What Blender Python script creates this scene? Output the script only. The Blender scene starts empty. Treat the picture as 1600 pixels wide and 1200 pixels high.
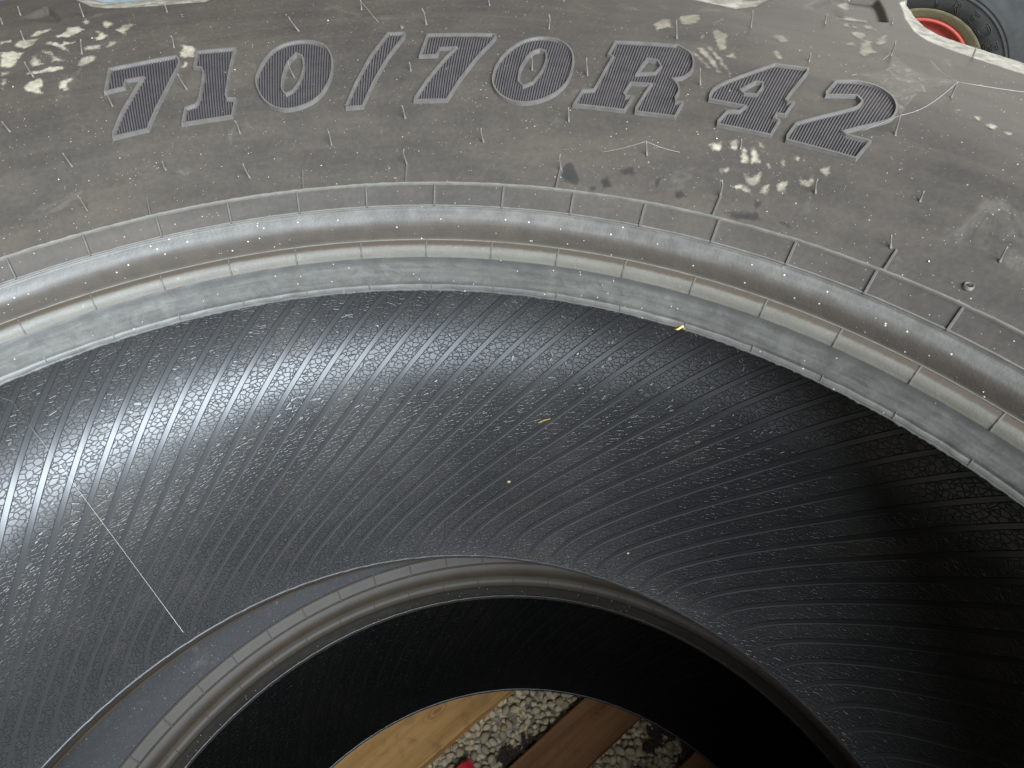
import bpy, math, random
import numpy as np
from mathutils import Vector, Matrix
random.seed(7); rng=np.random.default_rng(7)
S=bpy.context.scene
COL=S.collection
Z0=1.259            # height of the upper tyre's top bead toe above the gravel
rad=math.radians
# ------------------------------------------------------------------ camera
cd=bpy.data.cameras.new('camera'); cam=bpy.data.objects.new('camera',cd); COL.objects.link(cam)
cd.sensor_width=36; cd.lens=36*1180/1600; cd.clip_start=.01; cd.clip_end=200
def cam_axes(pitch,roll):
    cp,sp=math.cos(pitch),math.sin(pitch)
    f=Vector((0,cp,-sp)); r=Vector((1,0,0)); u=r.cross(f); c,s=math.cos(roll),math.sin(roll)
    return c*r+s*u, -s*r+c*u, f
cr,cu,cf=cam_axes(rad(48.13765),rad(-5.86296))
m=Matrix((cr,cu,-cf)).transposed().to_4x4(); m.translation=Vector((.14842,.01938,.42389+Z0)); cam.matrix_world=m
S.camera=cam
# ------------------------------------------------------------------ light: open-sided shed, no direct sun
W=bpy.data.worlds.new('World'); S.world=W; W.use_nodes=True
bg=W.node_tree.nodes['Background']; bg.inputs[0].default_value=(1.0,.96,.91,1); bg.inputs[1].default_value=.25
def area(name,loc,target,sx,sy,power,col):
    l=bpy.data.lights.new(name,'AREA'); l.shape='RECTANGLE'; l.size=sx; l.size_y=sy; l.energy=power; l.color=col
    o=bpy.data.objects.new(name,l); COL.objects.link(o); o.location=loc
    o.rotation_euler=(Vector(target)-Vector(loc)).to_track_quat('-Z','Y').to_euler(); return o
area('doorway_daylight',(1.8,-2.9,Z0+3.0),(0,.3,Z0),4.6,2.7,1080,(.78,.89,1.0))
area('open_side_daylight',(4.4,5.2,Z0+2.2),(.3,.6,Z0),4.5,2.4,150,(1.0,.96,.90))
S.view_settings.view_transform='Standard'; S.view_settings.look='None'; S.view_settings.exposure=0; S.view_settings.gamma=1
S.render.engine='CYCLES'
try: S.cycles.max_bounces=4; S.cycles.diffuse_bounces=3; S.cycles.glossy_bounces=2; S.cycles.transparent_max_bounces=6
except Exception: pass
# ------------------------------------------------------------------ helpers
def tag(o,label=None,cat=None,group=None,kind=None):
    if label:o['label']=label
    if cat:o['category']=cat
    if group:o['group']=group
    if kind:o['kind']=kind
    return o
def link(name,me,mat=None,parent=None,loc=(0,0,0)):
    o=bpy.data.objects.new(name,me); COL.objects.link(o); o.location=loc
    if mat is not None and me is not None and not me.materials: me.materials.append(mat)
    if parent is not None:o.parent=parent
    return o
def mesh(name,v,f,smooth=True,uv=None,attr=None):
    me=bpy.data.meshes.new(name)
    v=np.asarray(v,dtype=np.float32).reshape(-1,3)
    if isinstance(f,np.ndarray):
        nf,k=f.shape
        me.vertices.add(len(v)); me.vertices.foreach_set('co',v.ravel())
        me.loops.add(nf*k); me.loops.foreach_set('vertex_index',f.astype(np.int32).ravel())
        me.polygons.add(nf); me.polygons.foreach_set('loop_start',np.arange(0,nf*k,k,dtype=np.int32))
        try: me.polygons.foreach_set('loop_total',np.full(nf,k,dtype=np.int32))
        except Exception: pass
        me.update(calc_edges=True); me.validate()
    else:
        me.from_pydata([tuple(p) for p in v],[],[tuple(q) for q in f]); me.update()
    if uv is not None:
        lay=me.uv_layers.new(name='uv'); li=np.empty(len(me.loops),dtype=np.int32); me.loops.foreach_get('vertex_index',li)
        lay.data.foreach_set('uv',np.asarray(uv,dtype=np.float32)[li].ravel())
    for n,a in (attr or {}).items():
        at=me.attributes.new(n,'FLOAT','POINT'); at.data.foreach_set('value',np.asarray(a,dtype=np.float32))
    if smooth: me.polygons.foreach_set('use_smooth',np.ones(len(me.polygons),dtype=bool))
    return me
def grid_faces(nu,nv,wrap=False):
    i=np.arange(nu if wrap else nu-1); j=np.arange(nv-1); I,J=np.meshgrid(i,j,indexing='ij'); I2=(I+1)%nu
    return np.stack([I*nv+J,I*nv+J+1,I2*nv+J+1,I2*nv+J],-1).reshape(-1,4)
def tube(path,radii,n=6,cap=True):
    P=[Vector(p) for p in path]; V=[];F=[]
    for i,p in enumerate(P):
        d=(P[min(i+1,len(P)-1)]-P[max(i-1,0)]).normalized()
        a=d.orthogonal().normalized(); b=d.cross(a)
        for k in range(n):
            t=2*math.pi*k/n; V.append(p+radii[i]*(math.cos(t)*a+math.sin(t)*b))
    for i in range(len(P)-1):
        for k in range(n): F.append((i*n+k,i*n+(k+1)%n,(i+1)*n+(k+1)%n,(i+1)*n+k))
    if cap: F.append(tuple(range(n-1,-1,-1))); F.append(tuple(range((len(P)-1)*n,len(P)*n)))
    return V,F
def smooth01(x): x=np.clip(x,0,1); return x*x*(3-2*x)
def pol(th,r,z): t=np.radians(th); return np.stack([r*np.sin(t),r*np.cos(t),z],-1)   # angle from +y towards +x
# ------------------------------------------------------------------ materials
class NT:
    def __init__(s,name):
        s.m=bpy.data.materials.new(name); s.m.use_nodes=True; s.t=s.m.node_tree; s.n=s.t.nodes; s.b=s.n['Principled BSDF']; s.out=s.n['Material Output']
    def add(s,typ,**k):
        x=s.n.new(typ)
        for a,v in k.items(): setattr(x,a,v)
        return x
    def L(s,a,b): s.t.links.new(a,b)
    def setin(s,sock,v):
        if hasattr(v,'is_output'): s.L(v,sock)
        else: sock.default_value=v
    def noise(s,co,scale,detail=4,rough=.55,dist=0):
        x=s.add('ShaderNodeTexNoise'); s.setin(x.inputs['Vector'],co); x.inputs['Scale'].default_value=scale
        x.inputs['Detail'].default_value=detail; x.inputs['Roughness'].default_value=rough; x.inputs['Distortion'].default_value=dist; return x.outputs['Fac']
    def math(s,op,a,b=None,c=None,clamp=False):
        x=s.add('ShaderNodeMath',operation=op); x.use_clamp=clamp
        for i,v in enumerate((a,b,c)):
            if v is not None: s.setin(x.inputs[i],v)
        return x.outputs[0]
    def ramp(s,v,lo,hi,a=0.,b=1.):
        x=s.add('ShaderNodeMapRange'); x.interpolation_type='SMOOTHSTEP'; s.setin(x.inputs[0],v)
        x.inputs[1].default_value=lo;x.inputs[2].default_value=hi;x.inputs[3].default_value=a;x.inputs[4].default_value=b; return x.outputs[0]
    def mix(s,f,a,b):
        x=s.add('ShaderNodeMix',data_type='RGBA'); s.setin(x.inputs[0],f)
        for sock,v in ((x.inputs[6],a),(x.inputs[7],b)): s.setin(sock,(*v,1) if isinstance(v,tuple) and len(v)==3 else v)
        return x.outputs[2]
    def vec(s,co,sc):
        x=s.add('ShaderNodeVectorMath',operation='MULTIPLY'); s.L(co,x.inputs[0]); x.inputs[1].default_value=sc; return x.outputs[0]
    def bump(s,h,dist,strength=1.,normal=None):
        x=s.add('ShaderNodeBump'); x.inputs['Strength'].default_value=strength; x.inputs['Distance'].default_value=dist; s.L(h,x.inputs['Height'])
        if normal is not None: s.L(normal,x.inputs['Normal'])
        return x.outputs[0]
    def obj(s): return s.add('ShaderNodeTexCoord').outputs['Object']
    def uv(s): return s.add('ShaderNodeTexCoord').outputs['UV']
    def done(s,col,rough,normal=None,spec=.5):
        s.setin(s.b.inputs['Base Color'],(*col,1) if isinstance(col,tuple) else col); s.setin(s.b.inputs['Roughness'],rough)
        s.b.inputs['Specular IOR Level'].default_value=spec
        if normal is not None: s.L(normal,s.b.inputs['Normal'])
        return s.m
RUB=(.022,.021,.021); DUST=(.255,.202,.143); PALE=(.46,.42,.34)
def specks(n,co,scale,size,amount):
    v=n.add('ShaderNodeTexVoronoi'); n.L(co,v.inputs['Vector']); v.inputs['Scale'].default_value=scale
    near=n.ramp(v.outputs['Distance'],size,size*.5)
    sep=n.add('ShaderNodeSeparateColor'); n.L(v.outputs['Color'],sep.inputs[0])
    return n.math('MULTIPLY',near,n.math('GREATER_THAN',sep.outputs[0],1-amount))
def mat_sidewall(name='dusty_rubber',amt=1.0,dustcol=DUST):
    n=NT(name); co=n.obj(); uv=n.uv(); st=n.noise(n.vec(uv,(5,46,1)),1,5,.62,.6)
    a=n.noise(co,5.5,4,.55,.4); b=n.noise(co,30,5,.6); c=n.noise(n.vec(co,(1,1,1)),260,3,.6)
    f=n.math('ADD',n.ramp(a,.25,.75,.12*amt,.17*amt),n.ramp(b,.3,.75,-.015,.035*amt))
    f=n.math('ADD',f,n.ramp(st,.3,.75,-.015,.05*amt))
    f=n.math('ADD',f,n.ramp(c,.35,.7,-.012,.03),clamp=True)
    col=n.mix(f,RUB,dustcol)
    stain=n.ramp(n.noise(co,13,7,.6,1.2),.58,.76,0,.32); col=n.mix(stain,col,(.030,.027,.024))
    smear=n.ramp(n.noise(co,17,6,.7,.8),.58,.80,0,.13); col=n.mix(smear,col,PALE)
    sp=n.math('ADD',specks(n,co,230,.15,.09),specks(n,co,95,.07,.14),clamp=True)
    sp=n.math('ADD',sp,n.math('MULTIPLY',specks(n,co,480,.2,.10),.8),clamp=True); col=n.mix(n.math('MULTIPLY',sp,.65),col,(.45,.41,.34))
    pk=n.add('ShaderNodeAttribute',attribute_name='pocket'); col=n.mix(n.ramp(n.math('ADD',pk.outputs['Fac'],n.math('MULTIPLY',n.math('SUBTRACT',b,.5),.5)),.25,.7,0,.9),col,n.mix(n.ramp(n.noise(co,75,7,.72,.6),.35,.68),(.17,.15,.115),(.42,.385,.31)))
    h=n.math('ADD',n.math('MULTIPLY',b,.6),n.math('MULTIPLY',c,.4))
    return n.done(col,n.ramp(f,.05,.4,.52,.66),n.bump(h,.0005,.4),.27)
def mat_flange():
    n=NT('flange_rubber'); co=n.obj(); uv=n.uv()
    a=n.noise(n.vec(uv,(9,160,1)),1,5,.6); b=n.noise(co,70,5,.65)
    sv=n.add('ShaderNodeSeparateXYZ'); n.L(uv,sv.inputs[0]); up=n.ramp(n.math('ADD',sv.outputs[1],n.math('MULTIPLY',n.math('SUBTRACT',n.noise(n.vec(uv,(8,90,1)),1,4,.6),.5),.010)),.0205,.0115)   # brown grime caked in the lower half of the rim seat
    clean=n.mix(n.math('ADD',n.math('MULTIPLY',n.ramp(a,.3,.75),.35),n.math('MULTIPLY',n.ramp(b,.3,.75),.6)),(.08,.073,.063),(.145,.134,.117)); col=n.mix(up,clean,n.mix(b,(.036,.029,.022),(.078,.062,.045)))
    col=n.mix(n.math('MULTIPLY',specks(n,co,210,.17,.22),.8),col,(.62,.57,.48))
    return n.done(col,n.math('ADD',n.math('MULTIPLY',up,.3),n.ramp(a,.3,.8,.42,.54)),n.bump(n.math('ADD',b,n.noise(co,400,3,.6)),.0004,.5))
def mat_heel():
    n=NT('pale_heel_rubber'); co=n.obj(); uv=n.uv(); a=n.noise(n.vec(uv,(30,120,1)),1,5,.65); b=n.noise(co,180,4,.7)
    col=n.mix(a,(.075,.067,.054),(.165,.148,.118)); col=n.mix(n.ramp(b,.6,.75,0,.4),col,(.30,.28,.24))
    sv=n.add('ShaderNodeSeparateXYZ'); n.L(uv,sv.inputs[0]); col=n.mix(n.ramp(n.math('ADD',sv.outputs[1],n.math('MULTIPLY',b,.002)),.0098,.0125),col,(.062,.047,.033))
    return n.done(col,.5,n.bump(b,.0005,.5))
def mat_toe(name='scuffed_toe_rubber',lo=(.052,.049,.044),hi=(.185,.176,.153)):
    n=NT(name); co=n.obj(); uv=n.uv()
    a=n.noise(n.vec(uv,(12,150,1)),1,6,.62,.2); b=n.noise(n.vec(uv,(420,40,1)),1,5,.7); c=n.noise(co,5,3,.5); d=n.noise(n.vec(uv,(6,300,1)),1,4,.6)
    e=n.noise(n.vec(uv,(90,110,1)),1,8,.78,.5); f=n.math('ADD',n.math('MULTIPLY',n.ramp(a,.2,.8),.42),n.math('MULTIPLY',n.ramp(e,.25,.8),.40)); f=n.math('ADD',f,n.math('MULTIPLY',n.ramp(b,.62,.8),.14)); f=n.math('ADD',f,n.math('MULTIPLY',n.ramp(d,.60,.8),.12))
    f=n.math('MULTIPLY',f,n.ramp(c,.30,.65,.55,1.15),clamp=True)
    sv=n.add('ShaderNodeSeparateXYZ'); n.L(uv,sv.inputs[0]); f=n.math('MULTIPLY',f,n.ramp(n.math('ADD',sv.outputs[1],n.math('MULTIPLY',a,.006)),.036,.029,.10,1.0))
    col=n.mix(f,lo,hi); col=n.mix(n.math('MULTIPLY',specks(n,co,240,.17,.10),.6),col,(.55,.53,.46))
    return n.done(col,n.ramp(f,0,1,.36,.55),n.bump(n.math('ADD',a,b),.0003,.4))
def mat_liner(name='inner_liner_rubber',lo=(.048,.046,.044),hi=(.082,.076,.070),dust=.3,spec=1.0):
    n=NT(name); uv=n.uv(); co=n.obj()
    w=n.add('ShaderNodeVectorMath',operation='ADD'); nz=n.add('ShaderNodeTexNoise'); n.L(uv,nz.inputs['Vector']); nz.inputs['Scale'].default_value=55
    n.L(n.vec(nz.outputs['Color'],(.006,.006,0)),w.inputs[0]); n.L(uv,w.inputs[1])
    v=n.add('ShaderNodeTexVoronoi',feature='DISTANCE_TO_EDGE'); n.L(n.vec(w.outputs[0],(1,1.25,1)),v.inputs['Vector']); v.inputs['Scale'].default_value=120
    ridge=n.ramp(v.outputs['Distance'],.0,.105)
    a=n.noise(co,6,5,.6); fine=n.noise(co,420,2,.5)
    col=n.mix(n.ramp(a,.35,.75),lo,hi)
    col=n.mix(n.math('MULTIPLY',n.ramp(n.noise(co,9,5,.6,.5),.52,.75),dust),col,(.12,.095,.07))
    nb=n.bump(fine,.0002,.15); nb=n.bump(ridge,.00052,1.,nb)
    return n.done(col,n.ramp(a,.3,.7,.38,.46),nb,spec)
def mat_plain(name,col,rough=.5,nscale=60,var=.25,bump=.0003,spec=.5):
    n=NT(name); co=n.obj(); a=n.noise(co,nscale,5,.6)
    d=tuple(x*(1-var) for x in col); l=tuple(min(1,x*(1+var)) for x in col)
    return n.done(n.mix(a,d,l),rough,n.bump(a,bump,.6),spec)
def mat_patch(name,c1,c2,amax,scale=150):
    n=NT(name); co=n.obj(); at=n.add('ShaderNodeAttribute',attribute_name='edge')
    a=n.noise(co,scale,6,.7); b=n.noise(co,45,5,.6)
    k=n.math('ADD',at.outputs['Fac'],n.math('MULTIPLY',n.math('SUBTRACT',a,.5),1.25))
    al=n.math('MULTIPLY',n.ramp(k,.15,.75),n.ramp(b,.25,.62,.45*amax,amax),clamp=True)
    n.done(n.mix(n.ramp(a,.3,.7),c1,c2),.85,n.bump(a,.0006,.6))
    tr=n.add('ShaderNodeBsdfTransparent'); mx=n.add('ShaderNodeMixShader'); n.L(al,mx.inputs[0]); n.L(tr.outputs[0],mx.inputs[1]); n.L(n.b.outputs[0],mx.inputs[2]); n.L(mx.outputs[0],n.out.inputs[0])
    return n.m
def mat_wood(name,base,dark,knots):
    n=NT(name); co=n.obj()
    w=co
    dist=None
    for (kx,ky) in knots:
        sub=n.add('ShaderNodeVectorMath',operation='SUBTRACT'); n.L(co,sub.inputs[0]); sub.inputs[1].default_value=(kx,ky,0)
        ln=n.add('ShaderNodeVectorMath',operation='LENGTH'); n.L(n.vec(sub.outputs[0],(.55,1.3,.2)),ln.inputs[0])
        dist=ln.outputs['Value'] if dist is None else n.math('MINIMUM',dist,ln.outputs['Value'])
    g=n.noise(n.vec(co,(3,70,30)),1,6,.65,.5); fine=n.noise(n.vec(co,(14,520,200)),1,4,.6)
    bl=n.noise(n.vec(co,(5,14,8)),1,4,.6)
    col=n.mix(n.ramp(g,.3,.7),base,dark); col=n.mix(n.ramp(bl,.45,.75,0,.5),col,tuple(x*.55 for x in base))
    if dist is not None:
        rings=n.add('ShaderNodeTexWave',wave_type='RINGS'); 
        sn=n.math('SINE',n.math('MULTIPLY',n.math('ADD',dist,n.math('MULTIPLY',g,.004)),900))
        fall=n.ramp(dist,.030,.006)
        col=n.mix(n.math('MULTIPLY',fall,n.ramp(sn,-1,1,.15,.6)),col,tuple(x*.4 for x in dark))
        col=n.mix(n.ramp(dist,.0065,.003),col,tuple(x*.22 for x in dark))
    col=n.mix(n.ramp(n.noise(co,22,7,.7,.8),.52,.72,0,.55),col,(.10,.075,.045)); col=n.mix(n.ramp(n.noise(n.vec(co,(4,260,40)),1,3,.5),.66,.72,0,.7),col,tuple(x*.25 for x in dark))
    return n.done(col,.68,n.bump(n.math('ADD',g,fine),.0008,.8),.3)
def mat_stone():
    n=NT('beige_gravel_stone'); co=n.obj(); at=n.add('ShaderNodeAttribute',attribute_name='tone')
    a=n.noise(co,90,6,.65); b=n.noise(co,420,3,.6)
    col=n.mix(at.outputs['Fac'],(.34,.265,.165),(.64,.52,.335)); col=n.mix(n.ramp(a,.45,.75,0,.4),col,(.44,.33,.20))
    return n.done(col,.8,n.bump(n.math('ADD',a,b),.0008,.7),.3)
def mat_ground():
    n=NT('gravel_ground'); co=n.obj()
    v=n.add('ShaderNodeTexVoronoi'); n.L(co,v.inputs['Vector']); v.inputs['Scale'].default_value=42
    e=n.add('ShaderNodeTexVoronoi',feature='DISTANCE_TO_EDGE'); n.L(co,e.inputs['Vector']); e.inputs['Scale'].default_value=42
    sep=n.add('ShaderNodeSeparateColor'); n.L(v.outputs['Color'],sep.inputs[0])
    col=n.mix(sep.outputs[0],(.20,.175,.135),(.48,.43,.33)); col=n.mix(n.ramp(e.outputs['Distance'],.09,.02),col,(.17,.135,.09))
    col=n.mix(n.ramp(n.noise(co,1.3,6,.6),.45,.7,0,.6),col,(.36,.31,.23))
    return n.done(col,.85,n.bump(n.ramp(e.outputs['Distance'],0,.3),.006,.8),.3)
M_SIDE=mat_sidewall(); M_SIDE2=mat_sidewall('shaded_sidewall_rubber',.10); M_FLANGE=mat_flange(); M_HEEL=mat_heel(); M_TOE=mat_toe(); M_LINER=mat_liner()  # second sidewall rubber: less dust, lower tyre's deeper shade put into its colour
M_SHADED=mat_plain('shaded_bead_rubber',(.036,.027,.018),.55,25,.35,.0003,.3); M_TOE2=mat_toe('shaded_toe_rubber',(.014,.012,.010),(.032,.027,.021)); M_LINER2=mat_liner('shaded_liner_rubber',(.007,.0065,.006),(.011,.0095,.008),.02,.12)  # darker unscuffed copies: shade low in the stack is painted into their colour
M_DKLINE=mat_plain('dark_ridge_rubber',(.016,.015,.014),.7,60,.4,.0003,.15)
M_RIBR=mat_plain('liner_rib_rubber',(.056,.054,.052),.41,9,.3,.0002,1.0)
M_LINE=mat_plain('dusty_ridge_rubber',(.125,.112,.092),.6,120,.45)
M_SPEW=mat_plain('rubber_spew',(.085,.075,.063),.55,200,.4)
M_HAIR=mat_plain('spew_hair_rubber',(.12,.106,.09),.55,200,.4)
M_LBASE=mat_plain('clean_dark_letter_rubber',(.010,.008,.013),.6,80,.3)
M_LRIM=mat_plain('scuffed_letter_rim',(.10,.09,.078),.46,110,.5)
M_LRIB=mat_plain('letter_rib_rubber',(.066,.056,.051),.55,110,.5)
M_MUD=mat_patch('dried_mud',(.26,.225,.16),(.41,.36,.265),.9,190); M_MUD2=mat_patch('faint_dried_mud',(.24,.20,.14),(.36,.315,.235),.6,110)
M_WET=mat_patch('dark_stain',(.018,.016,.014),(.035,.031,.027),.62,60)

LET={"seven_a":[[[-14.15,0.7151],[-9.52,0.7162],[-9.53,0.7006],[-12.14,0.6396],[-14.68,0.6385],[-14.63,0.6421],[-11.97,0.6962],[-13.16,0.696],[-13.31,0.6878],[-14.66,0.6862]]],"one":[[[-8.09,0.718],[-5.44,0.7164],[-6.23,0.6615],[-6.15,0.658],[-5.52,0.6564],[-5.88,0.6394],[-9.63,0.6394],[-9.25,0.6548],[-8.53,0.6564],[-8.2,0.6623],[-7.75,0.6884],[-7.87,0.6961],[-8.36,0.6982]]],"zero_a":[[[-3.98,0.6736],[-3.63,0.6887],[-2.93,0.7052],[-1.99,0.7145],[-0.86,0.7171],[0.28,0.7145],[1.12,0.7063],[1.62,0.6907],[1.59,0.6716],[1.13,0.6559],[0.29,0.6454],[-0.84,0.64],[-1.95,0.6393],[-2.96,0.6453],[-3.67,0.6568]],[[-1.05,0.7015],[-0.57,0.6972],[-0.44,0.6836],[-0.75,0.6682],[-1.24,0.6578],[-1.75,0.6549],[-2.08,0.661],[-1.99,0.6765],[-1.61,0.692]]],"slash":[[[5.5,0.7234],[6.69,0.7235],[6.69,0.7178],[4.11,0.6364],[2.86,0.6362],[2.85,0.6394]]],"seven_b":[[[8.39,0.7203],[13.11,0.7216],[13.16,0.71],[10.62,0.6404],[8.12,0.6398],[8.15,0.6425],[10.63,0.7008],[9.48,0.6998],[9.35,0.6899],[8.1,0.6893]]],"zero_b":[[[13.91,0.6584],[13.86,0.6744],[14.23,0.6897],[14.84,0.7047],[15.65,0.716],[16.71,0.7209],[17.88,0.7181],[18.72,0.7093],[19.23,0.697],[19.45,0.6795],[19.32,0.6614],[18.69,0.65],[17.81,0.6429],[16.76,0.6395],[15.62,0.6406],[14.59,0.647]],[[16.74,0.7029],[17.18,0.7006],[17.42,0.6899],[17.34,0.6743],[16.91,0.6602],[16.24,0.6556],[15.79,0.6608],[15.69,0.674],[16.02,0.6912],[16.38,0.6997]]],"r":[[[21.8,0.7228],[26.0,0.7289],[26.57,0.7244],[27.12,0.7187],[27.55,0.7055],[27.57,0.6933],[27.22,0.6853],[26.58,0.682],[27.06,0.6769],[27.38,0.6689],[27.32,0.6602],[27.48,0.6558],[27.93,0.6561],[27.8,0.6401],[24.93,0.6399],[24.86,0.6437],[25.31,0.672],[23.89,0.6709],[23.68,0.6579],[23.91,0.6551],[24.39,0.6556],[24.1,0.6398],[20.31,0.6402],[20.66,0.656],[21.47,0.6581],[21.99,0.7014],[21.62,0.7032]],[[24.4,0.704],[25.12,0.703],[25.52,0.6956],[25.31,0.6862],[24.04,0.6822],[24.22,0.6973]]],"four":[[[32.55,0.7236],[34.63,0.7272],[34.7,0.7213],[34.35,0.6808],[34.58,0.6785],[34.9,0.6798],[34.78,0.6636],[34.26,0.6629],[34.23,0.6583],[34.62,0.657],[34.53,0.6407],[30.87,0.6398],[30.79,0.6432],[31.11,0.6555],[31.88,0.6577],[32.09,0.6643],[29.61,0.6642],[29.52,0.6678],[29.82,0.6841]],[[31.24,0.6822],[31.95,0.6961],[32.45,0.6963],[32.56,0.6893],[32.44,0.6803],[31.64,0.6787]]],"two":[[[36.63,0.718],[37.72,0.725],[38.8,0.7257],[39.77,0.7193],[40.4,0.7113],[40.81,0.7004],[40.87,0.6877],[40.38,0.6793],[38.72,0.6602],[39.01,0.6582],[40.51,0.6581],[40.29,0.639],[35.66,0.6399],[35.56,0.6442],[35.72,0.6575],[36.5,0.6659],[37.93,0.6809],[38.64,0.6902],[38.73,0.6991],[38.24,0.7047],[36.56,0.6957],[36.46,0.6994]]]}
HAIR=[[-0.1665,0.6511,0.1237,-0.0011,-0.0005,0.0141],[-0.1065,0.6684,0.1242,-0.0017,-0.0007,0.0155],[-0.1241,0.7228,0.1379,0.0007,0.0003,0.0109],[-0.0132,0.7367,0.1348,-0.005,-0.0012,0.0144],[-0.0144,0.6759,0.1223,-0.0009,-0.0002,0.0152],[0.0177,0.6049,0.0938,0.0002,0.0,0.0136],[-0.0592,0.6217,0.1038,-0.0008,-0.0003,0.0126],[-0.1199,0.5926,0.0939,0.0005,0.0002,0.0089],[-0.1932,0.5941,0.1047,-0.001,-0.0006,0.0135],[-0.2443,0.624,0.1243,-0.0011,-0.0007,0.01],[-0.2876,0.8065,0.15,0.0013,0.0007,0.0086],[-0.2215,0.7891,0.149,0.0013,0.0006,0.0123],[-0.2614,0.7434,0.1496,0.0011,0.0006,0.0091],[-0.2046,0.719,0.1429,0.0045,0.0022,0.0125],[-0.2389,0.6883,0.1406,-0.0001,-0.0001,0.0139],[-0.143,0.7893,0.1457,-0.0002,-0.0001,0.0083],[-0.2955,0.7838,0.1517,0.001,0.0006,0.0058],[-0.1797,0.5583,0.0843,-0.0007,-0.0005,0.0158],[-0.0516,0.5839,0.084,-0.0008,-0.0003,0.0143],[0.0428,0.7708,0.1363,0.0006,0.0001,0.0085],[0.1039,0.7339,0.1313,-0.0024,-0.0002,0.0152],[0.1639,0.7617,0.1314,-0.0002,0.0,0.0051],[0.2144,0.709,0.1272,-0.0002,0.0,0.0132],[0.0884,0.6687,0.12,-0.0006,-0.0001,0.0081],[0.1931,0.6495,0.1188,-0.0003,0.0,0.0136],[0.2386,0.6342,0.1178,-0.0006,0.0001,0.0154],[0.0813,0.6207,0.1037,-0.001,-0.0001,0.0125],[0.2165,0.5876,0.1029,-0.0004,0.0,0.0127],[0.1453,0.5869,0.0932,-0.0002,-0.0,0.0136],[0.2724,0.5416,0.0936,-0.0014,0.0003,0.0125],[0.3219,0.6706,0.1233,-0.0018,0.0005,0.0162],[0.0802,0.5798,0.0835,0.0006,0.0001,0.0154],[0.2051,0.5489,0.0837,0.0001,-0.0,0.0145],[0.3907,0.6826,0.121,-0.0006,0.0002,0.0153],[0.4594,0.6865,0.1163,-0.0004,0.0002,0.0087],[0.4197,0.6144,0.1193,-0.0002,0.0001,0.0075],[0.3263,0.6002,0.117,-0.0012,0.0004,0.0144],[0.4894,0.6162,0.116,-0.0002,0.0001,0.013],[0.5191,0.6827,0.1119,-0.0004,0.0002,0.0048],[0.555,0.6069,0.1112,-0.0001,0.0,0.0087],[0.5063,0.5438,0.1156,0.0007,-0.0005,0.0127],[0.4479,0.5055,0.1129,-0.0006,0.0003,0.0153],[0.3402,0.5243,0.1014,-0.0005,0.0002,0.0088],[0.3813,0.4707,0.093,-0.0003,0.0002,0.0121],[0.4417,0.4399,0.1,0.0002,-0.0001,0.0086],[0.4699,0.3797,0.092,0.0002,-0.0002,0.0122],[0.3187,0.4918,0.0837,-0.0009,0.0003,0.0145],[0.4155,0.4134,0.0836,-0.0019,0.0013,0.0106]]
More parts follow.
